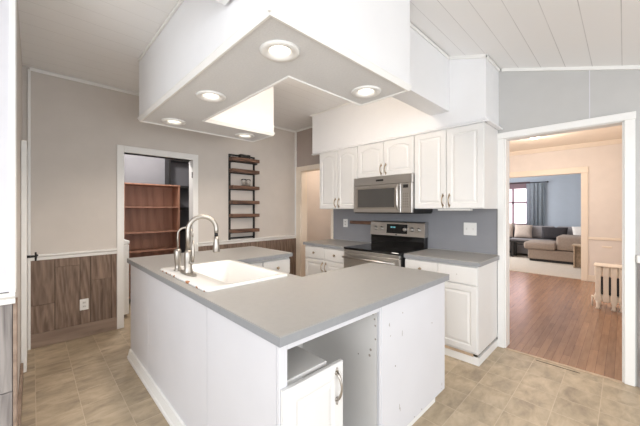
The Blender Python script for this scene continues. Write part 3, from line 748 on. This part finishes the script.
for x in (X0+.08, X0+.17, X1-.25, X1-.165, X1-.08):
    k = obj('knob', MB().tube([(x, cy(1.13)+.002, 1.13), (x, cy(1.13)-.006, 1.13), (x, cy(1.13)-.022, 1.128), (x, cy(1.13)-.026, 1.128)], [.030, .026, .024, .018], 20), 'steel', bgp)
obj('badge', MB().tube([(-1.98, cy(1.06)+.001, 1.06), (-1.98, cy(1.06)-.002, 1.06)], .009, 12), 'black', bgp)
# dark trim strip between range and right cabinet is the range's side
# ------------------------------------------------------------------ base cabinets and worktops of the range wall
YB = 2.795
def base(name, x0, x1, label, knobs, last_side):
    t = thing(name, label, 'cabinet', ((x0+x1)/2, 3.07, 0), 'white base cabinets beside the range')
    obj('body', B(x0, x1, YB, RY-0.007, 0.095, ZT), 'white', t)
    w_ = (x1-x0)/2
    for k in range(2):
        fr = Fr((x0+0.003+w_*k, YB-.0005, 0.705), (1, 0, 0), (0, -1, 0)); d = obj('drawer', slab_mb(fr, w_-0.006, 0.155), 'white', t)
        if knobs[k]: obj('knob', knob_mb(fr, (w_-.006)/2, 0.078, 0.019), 'bronze', d)
        else: obj('screw_hole', MB().tube([fr.mx() @ Vector(((w_-.006)/2, 0.0188, 0.078)), fr.mx() @ Vector(((w_-.006)/2, 0.0196, 0.078))], 0.004, 8), 'chip', d)
        fr = Fr((x0+0.003+w_*k, YB-.0005, 0.115), (1, 0, 0), (0, -1, 0)); d = obj('door', door_mb(fr, w_-0.006, 0.58), 'white', t)
        if knobs[k] or k == 0: obj('handle', pull_mb(fr, w_-.036 if k == 0 else .03, 0.44, 0.54, 0.019), 'bronze', d)
    return t
t = base('base_cabinet', -3.16, -2.392, 'white two-drawer base cabinet left of the range', (1, 1), 0)
obj('toe_kick', B(-3.15, -2.40, YB+.05, YB+.062, 0, 0.094), 'white', t)
t = base('base_cabinet', -1.592, -0.89, 'white base cabinet right of the range beside the dining doorway', (1, 0), 1)
obj('toe_kick', B(-1.59, -0.885, YB+.004, YB+.016, 0, 0.07).box(-0.903, -0.885, YB+.017, RY-.007, 0, 0.07), 'trim', t)
e = obj('worn_edge', B(-1.585, -0.93, YB-.004, YB+.003, 0.0705, 0.0945), 'rust', t); e['label'] = 'scuffed bare wood strip under the door'
for nm, x0, x1, lb in (('worktop', -3.19, -2.384, 'grey laminate worktop left of the range'), ('worktop', -1.597, -0.868, 'grey laminate worktop right of the range')):
    t = thing(nm, lb, 'worktop', ((x0+x1)/2, 3.05, ZC-TC))
    obj('top_sheet', B(x0, x1, 2.765, RY-.007, ZC-.006, ZC), 'counter', t)
    obj('edge_band', B(x0, x1, 2.765, RY-.007, ZC-TC, ZC-.0062), 'counteredge', t)

# wall plates, wooden strip
def plate_thing(fr, w_, h, kind, label):
    t = thing('wall_plate' if kind == 'outlet' else 'switch_plate', label, 'socket' if kind == 'outlet' else 'switch', fr.o)
    f = Fr(fr.o-fr.ux*w_/2-Vector((0, 0, h/2)), fr.ux, fr.un)
    obj('cover', slab_mb(f, w_, h, 0.006), 'trim', t)
    n = 1 if w_ < 0.1 else 2
    for i in range(n):
        a = w_*(i+0.5)/n
        if kind == 'outlet':
            for dz in (-0.02, 0.02):
                f3 = Fr(f.o+f.ux*(a-.016)+Vector((0, 0, h/2+dz-.013))+f.un*.0055, f.ux, f.un); s_ = obj('socket', slab_mb(f3, .032, .026, .0025), 'inside', t)
                m = MB()
                for sx in (-.006, .006):
                    f4 = f.o+f.ux*(a+sx)+Vector((0, 0, h/2+dz))+f.un*.0083
                    m.box(f4.x-.0012, f4.x+.0012, f4.y-.0012, f4.y+.0012, f4.z-.005, f4.z+.005)
                obj('slot', m, 'dark', s_)
        else:
            f3 = Fr(f.o+f.ux*(a-.006)+Vector((0, 0, h/2-.012))+f.un*.0055, f.ux, f.un); obj('toggle', slab_mb(f3, .012, .024, .006), 'inside', t)
    return t
plate_thing(Fr((LX+.0155, 0.40, 0.352), (0, 1, 0), (1, 0, 0)), 0.075, 0.118, 'outlet', 'white wall socket on the weathered board wainscot')
plate_thing(Fr((-2.90, RY-.0065, 1.172), (1, 0, 0), (0, -1, 0)), 0.085, 0.12, 'outlet', 'white wall socket on the slate backsplash left of the range')
plate_thing(Fr((-1.148, RY-.0065, 1.165), (1, 0, 0), (0, -1, 0)), 0.13, 0.135, 'switch', 'white double switch plate on the slate backsplash right of the range')
tag(rebase(obj('knife_strip', B(-2.80, -2.42, RY-.03, RY-.0065, 1.165, 1.212, 0.003), 'shelfwood'), (-2.6, RY-.02, 1.165)), 'short brown wooden strip on the backsplash behind the range', 'knife rack')

# ------------------------------------------------------------------ ladder shelf on the left wall
ls = thing('wall_shelf', 'black metal ladder shelf with six dark wood boards on the wall', 'shelf', (LX, 2.29, 0.905))
m = MB()
for y in (2.085, 2.495):
    m.box(LX+.002, LX+.02, y-.013, y+.013, 0.905, 2.195).box(LX+.002, LX+.1, y-.009, y+.009, 2.065, 2.08)
m.box(LX+.002, LX+.02, 2.098, 2.482, 0.938, 0.962).box(LX+.002, LX+.02, 2.098, 2.482, 2.172, 2.195)
obj('frame', m, 'blackmetal', ls)
ZSH = (2.095, 1.925, 1.68, 1.46, 1.262, 1.035)
for z in ZSH:
    obj('shelf_board', B(LX+.021, LX+.125, 2.075, 2.53, z-.003, z+.047, 0.003), 'shelfwood', ls)
    obj('back_rail', B(LX+.003, LX+.018, 2.098, 2.482, z-.016, z+.004), 'blackmetal', ls)
obj('top_block', B(LX+.022, LX+.09, 2.22, 2.39, 2.1405, 2.20, 0.003), 'blackmetal', ls)
for y, lb in ((2.28, 'clear glass tumbler standing left on the third board of the wall shelf'), (2.36, 'clear glass tumbler standing right on the third board of the wall shelf')):
    g = obj('glass_tumbler', MB().lathe([(0.0, 1.7282), (0.026, 1.7282), (0.032, 1.80), (0.034, 1.83), (0.031, 1.83), (0.029, 1.80), (0.023, 1.732), (0.0, 1.732)], (LX+.075, y, 0), n=20), 'glass')
    tag(rebase(g, (LX+.075, y, 1.7282)), lb, 'glass', 'tumblers on the wall shelf')

# ------------------------------------------------------------------ pantry behind the opening
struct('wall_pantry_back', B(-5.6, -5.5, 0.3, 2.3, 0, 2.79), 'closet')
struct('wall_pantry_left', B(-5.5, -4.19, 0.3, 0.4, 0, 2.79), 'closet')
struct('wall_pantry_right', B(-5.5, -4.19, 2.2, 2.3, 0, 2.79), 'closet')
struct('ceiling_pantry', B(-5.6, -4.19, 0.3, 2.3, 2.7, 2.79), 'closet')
bx0, bx1, by0, by1 = -5.28, -4.98, 0.93, 1.70
bc = thing('bookcase', 'reddish brown wooden bookcase with empty shelves inside the pantry', 'bookcase', (-5.13, 1.31, 0))
obj('side', B(bx0, bx1, by0, by0+.02, 0, 1.74), 'bookwood', bc); obj('side', B(bx0, bx1, by1-.02, by1, 0, 1.74), 'bookwood', bc)
obj('top', B(bx0, bx1+.006, by0-.004, by1+.004, 1.7405, 1.762, 0.003), 'bookwood', bc)
m = MB()
for k in range(5):
    a = by0+.021+(by1-by0-.042)*k/5; m.box(bx0+.001, bx0+.012, a+.001, a+(by1-by0-.042)/5-.001, 0.05, 1.74)
obj('back_boards', m, 'bookwood', bc)
for z in (0.08, 0.42, 0.74, 1.02, 1.40): obj('shelf', B(bx0+.013, bx1-.004, by0+.0205, by1-.0205, z, z+.018), 'bookwood', bc)
sh = thing('tall_shelving', 'tall black shelving unit behind the brown bookcase in the pantry', 'shelving', (-5.39, 1.9, 0))
for y in (1.63, 2.16): obj('upright', B(-5.49, -5.29, y, y+.03, 0, 2.26), 'black', sh)
for z in (0.1, 0.55, 1.0, 1.37, 1.74, 2.2): obj('shelf', B(-5.49, -5.29, 1.6605, 2.1595, z, z+.04), 'black', sh)
obj('back', B(-5.498, -5.4905, 1.63, 2.19, 0, 2.26), 'shelfback', sh)
wc = thing('chest_freezer', 'white appliance just inside the left of the pantry opening', 'appliance', (-4.6, 0.7, 0))
obj('body', B(-4.9, -4.40, 0.42, 0.885, 0.04, 0.93, 0.01, 2), 'trim', wc)
obj('lid', B(-4.9, -4.39, 0.42, 0.888, 0.935, 0.98, 0.01, 2), 'trim', wc)
obj('plinth', B(-4.88, -4.42, 0.44, 0.84, 0, 0.039), 'black', wc)

# ------------------------------------------------------------------ hall beyond the small doorway
struct('wall_hall', B(-4.4, -2.4, 4.5, 4.6, 0, 2.75), 'pink')
struct('wall_hall_left', B(-4.4, -4.3, 3.48, 4.5, 0, 2.75), 'pink')
struct('ceiling_hall', B(-4.4, -2.4, 3.48, 4.6, 2.7, 2.75), 'trimwarm')
struct('trim_hall_rail', B(-4.3, -2.4, 4.475, 4.5, 0.985, 1.045, 0.006), 'trimwarm')
struct('wall_hall_right', B(-2.5, -2.4, 3.48, 4.5, 0, 2.75), 'pink')

# ------------------------------------------------------------------ dining room
DY = 7.65
m = MB().box(-0.575, 0.15, DY, DY+.14, 0, 2.66).box(-4.4, -0.575, DY, DY+.14, 2.085, 2.66).box(-4.4, -3.4, DY, DY+.14, 0, 2.085)
struct('wall_dining_far', m, 'pink')
struct('wall_dining_right', B(0.03, 0.15, RY+.12, DY, 0, 2.66), 'pink')
struct('wall_dining_left', B(-4.5, -4.4, 4.6, DY+.14, 0, 2.66), 'pink')
struct('ceiling_dining', B(-2.4, 0.15, RY+.12, DY, 2.65, 2.72).box(-4.4, -2.4, 4.6, DY, 2.65, 2.72), 'trimwarm')
struct('trim_6', B(-0.585, -0.485, DY-.02, DY+.15, 0, 2.085, 0.004).box(-3.5, -0.48, DY-.024, DY+.15, 2.086, 2.20, 0.004), 'trimwarm')
struct('trim_dining_crown', MB().prism([(DY, 2.57), (DY-.02, 2.575), (DY-.06, 2.635), (DY-.06, 2.65), (DY, 2.65)], 'X', -4.4, 0.03), 'trimwarm')
struct('trim_dining_rail', B(-0.484, 0.03, DY-.02, DY, 0.80, 0.85, 0.006), 'trimwarm')
struct('baseboard_dining', B(-0.484, 0.03, DY-.016, DY, 0, 0.12, 0.003), 'trimwarm')
m = MB().lathe([(0.0, 2.57), (0.05, 2.575), (0.08, 2.595), (0.09, 2.62), (0.09, 2.6495)], (-1.06, 6.1, 0), n=24)
dl = tag(rebase(obj('ceiling_lamp', m, 'lens'), (-1.06, 6.1, 2.65)), 'round glowing ceiling lamp seen through the top of the dining doorway', 'ceiling lamp')
point('dining_lamp_glow', (-1.06, 6.1, 2.4), 19, (1, 0.88, 0.77), 0.1)
# cast-iron radiator
rd = thing('radiator', 'cream cast-iron radiator on feet by the dining room wall', 'radiator', (-0.15, 5.75, 0))
n = 4; rx0 = -0.292; pw = 0.078
for k in range(n):
    xc = rx0+pw*(k+.5); mb = MB()
    mb.box(xc-.028, xc+.028, 5.62, 5.68, .12, .52, .012, 3).box(xc-.028, xc+.028, 5.72, 5.77, .12, .52, .012, 3).box(xc-.028, xc+.028, 5.81, 5.87, .12, .52, .012, 3)
    mb.box(xc-.0385, xc+.0385, 5.615, 5.875, .44, .585, .022, 3).box(xc-.0385, xc+.0385, 5.615, 5.875, .10, .20, .02, 3)
    obj('section', mb, 'radiator', rd)
    if k in (0, 2, 3):
        for y in (5.64, 5.85):
            obj('foot', MB().tube([(xc, y, 0), (xc, y, .02), (xc, y, .06), (xc, y, .115)], [.028, .022, .017, .032], 10), 'radiator', rd)
obj('slot_shade_plate', B(rx0+.02, rx0+pw*4-.02, 5.69, 5.71, .15, .5), 'black', rd)  # black plate added behind the slots to stand in for their inner shadow
obj('valve', MB().tube([(-0.295, 5.75, .13), (-0.33, 5.75, .13)], .016, 10).tube([(-.32, 5.75, 0), (-.32, 5.75, .15)], .009, 8), 'radiator', rd)
tag(rebase(obj('radiator_cover', B(-.30, .025, 5.60, 5.89, .586, .602, .005, 2), 'radiator'), (-.14, 5.75, .586)), 'cream shelf board lying on top of the radiator', 'shelf')
tag(rebase(obj('wall_vent', B(-0.29, -0.16, DY-.012, DY, 0.66, 0.69, 0.003), 'trimwarm'), (-.22, DY, .66)), 'small cream wall plate above the radiator on the far dining wall', 'vent')

# ------------------------------------------------------------------ living room
LY = 11.5
m = MB().box(-5.2, -3.3, LY, LY+.1, 0, 2.7).box(-3.3, -2.12, LY, LY+.1, 0, 0.85).box(-3.3, -2.12, LY, LY+.1, 2.28, 2.7).box(-2.12, 1.4, LY, LY+.1, 0, 2.7)
struct('wall_living_far', m, 'blue')
struct('wall_living_right', B(1.3, 1.4, DY+.14, LY, 0, 2.7), 'blue')
struct('wall_living_left', B(-5.3, -5.2, DY, LY, 0, 2.7), 'blue')
struct('ceiling_living', B(-5.3, 1.4, DY+.14, LY+.1, 2.7, 2.8), 'trim')
m = MB().box(-3.3, -2.12, LY+.02, LY+.06, 2.22, 2.28).box(-3.3, -2.12, LY+.02, LY+.06, 0.85, 0.92).box(-3.3, -2.12, LY+.02, LY+.06, 1.58, 1.63)
for x in (-3.3, -2.95, -2.62, -2.17): m.box(x, x+.05, LY+.02, LY+.06, 0.92, 2.22)
wn = struct('window_1', m, 'mullion')
obj('window_valance', B(-3.3, -2.12, LY-.012, LY+.012, 2.06, 2.27, .004), 'mullion', wn)
g = obj('window_pane', B(-3.3, -2.12, LY+.07, LY+.08, 0.85, 2.28), 'sky', wn)
m = MB().box(-3.3, -2.3, LY-.02, LY+.0, 2.05, 2.25)
def curtain(x0, x1, z0, z1, y, label):
    t = bmesh.new(); n = 40; rows = []
    for z in (z0, z1):
        rows.append([t.verts.new((x0+(x1-x0)*k/n, y+0.02*math.sin(k/n*PI*9)+(0.01 if z == z0 else 0)*math.sin(k), z)) for k in range(n+1)])
    for k in range(n):
        f = t.faces.new([rows[0][k], rows[0][k+1], rows[1][k+1], rows[1][k]]); f.smooth = True
    bmesh.ops.solidify(t, geom=t.faces[:], thickness=0.004)
    return tag(rebase(obj('curtain', MB().merge(t), 'curtain'), ((x0+x1)/2, y, z0)), label, 'curtain')
curtain(-2.2, -1.74, 0.05, 2.21, LY-.09, 'blue-grey curtain hanging right of the living room window')
tag(rebase(obj('curtain_rod', MB().tube([(-3.4, LY-.09, 2.235), (-1.66, LY-.09, 2.235)], .012, 10).tube([(-1.66, LY-.09, 2.235), (-1.63, LY-.09, 2.235)], .022, 10).tube([(-1.70, LY-.09, 2.235), (-1.70, LY, 2.235)], .008, 8), 'blackmetal'), (-2.5, LY-.09, 2.235)), 'dark curtain rod above the living room window', 'curtain rod')

def cushion_mb(cx, cy_, cz, w_, h, d, tilt=0.0, rz=0.0, roll=0.0):
    t = bmesh.new(); bmesh.ops.create_cube(t, size=1); bmesh.ops.subdivide_edges(t, edges=t.edges[:], cuts=7, use_grid_fill=True)
    for v in t.verts:
        x, y, z = v.co*2
        k = (1-abs(x)**3.0*0.9)*(1-abs(z)**3.0*0.9)
        v.co = Vector((x*w_/2*(1-.06*(1-z*z)*abs(x)), y*d/2*max(.12, k**.5), z*h/2*(1-.06*(1-x*x)*abs(z))))
    for f in t.faces: f.smooth = True
    mb = MB(); mb.merge(t, Matrix.Translation((cx, cy_, cz)) @ Matrix.Rotation(rz, 4, 'Z') @ Matrix.Rotation(tilt, 4, 'X') @ Matrix.Rotation(roll, 4, 'Y')); return mb
so = thing('sectional_sofa', 'taupe and grey sectional sofa with a chaise in the far living room', 'sofa', (-1.7, 10.5, 0.01))
obj('chaise_base', B(-1.81, -0.3, 9.56, 10.4, 0.07, 0.32, 0.02, 2), 'sofa', so)
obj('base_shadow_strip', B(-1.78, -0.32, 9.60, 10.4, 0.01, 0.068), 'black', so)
obj('chaise_cushion', B(-1.90, -1.22, 9.50, 10.4, 0.325, 0.515, 0.06, 4), 'sofa', so, True)
obj('armrest', B(-1.215, -0.3, 9.58, 10.4, 0.325, 0.70, 0.06, 4), 'sofa', so, True)
obj('seat_base', B(-3.6, -0.3, 10.41, 11.3, 0.07, 0.32, 0.02, 2), 'sofagrey', so)
for k in range(3): obj('seat_cushion', B(-3.55+1.08*k, -2.48+1.08*k, 10.42, 11.1, 0.325, 0.50, 0.05, 3), 'sofagrey', so, True)
obj('backrest', B(-3.6, -0.3, 11.1, 11.33, 0.325, 0.84, 0.05, 3), 'sofagrey', so, True)
for k in range(3): obj('back_cushion', B(-3.55+1.08*k, -2.49+1.08*k, 10.95, 11.14, 0.505, 0.885, 0.07, 4), 'sofagrey', so, True)
G = 'cushions on the sectional sofa'
for nm, a, mt, lb in (('throw_pillow', (-2.66, 10.80, 0.73, 0.48, 0.46, 0.2, -.35, 0, 0), 'pillowtan', 'tan cushion at the left end of the sofa below the window'),
                  ('throw_pillow', (-2.16, 10.80, 0.71, 0.46, 0.42, 0.2, -.4, 0.1, 0), 'pillowtan', 'tan cushion leaning on the sofa below the curtain'),
                  ('throw_pillow', (-1.40, 10.76, 0.695, 0.60, 0.36, 0.14, -.3, 0.0, 0), 'pillowdark', 'charcoal cushion behind the sofa armrest'),
                  ('throw_pillow', (-0.80, 10.74, 0.73, 0.40, 0.40, 0.13, -.3, 0.0, -.12), 'pillowwhite', 'white cushion at the right beside the charcoal one')):
    tag(rebase(obj(nm, cushion_mb(*a), mt, None, True), a[:3]), lb, 'cushion', G)
tb = thing('coffee_table', 'low dark coffee table in front of the living room sofa', 'table', (-2.7, 10.1, 0.008))
obj('top', B(-3.2, -1.93, 9.95, 10.38, 0.44, 0.49, 0.004), 'black', tb)
for x in (-3.18, -2.30):
    for y in (9.97, 10.30): obj('leg', B(x, x+.07, y, y+.06, 0.008, 0.439), 'black', tb)
obj('lower_shelf', B(-3.105, -2.305, 10.0, 10.34, 0.12, 0.15), 'black', tb)
st = thing('side_table', 'small pale wood side table before the sofa armrest', 'table', (-0.72, 9.2, 0.008))
obj('top', B(-0.86, -0.5, 9.05, 9.4, 0.52, 0.55, 0.004), 'rust', st)
obj('side', B(-0.83, -0.81, 9.07, 9.38, 0.008, 0.519), 'rust', st); obj('side', B(-0.55, -0.53, 9.07, 9.38, 0.008, 0.519), 'rust', st)
obj('back', B(-0.809, -0.551, 9.35, 9.37, 0.008, 0.519), 'rust', st)
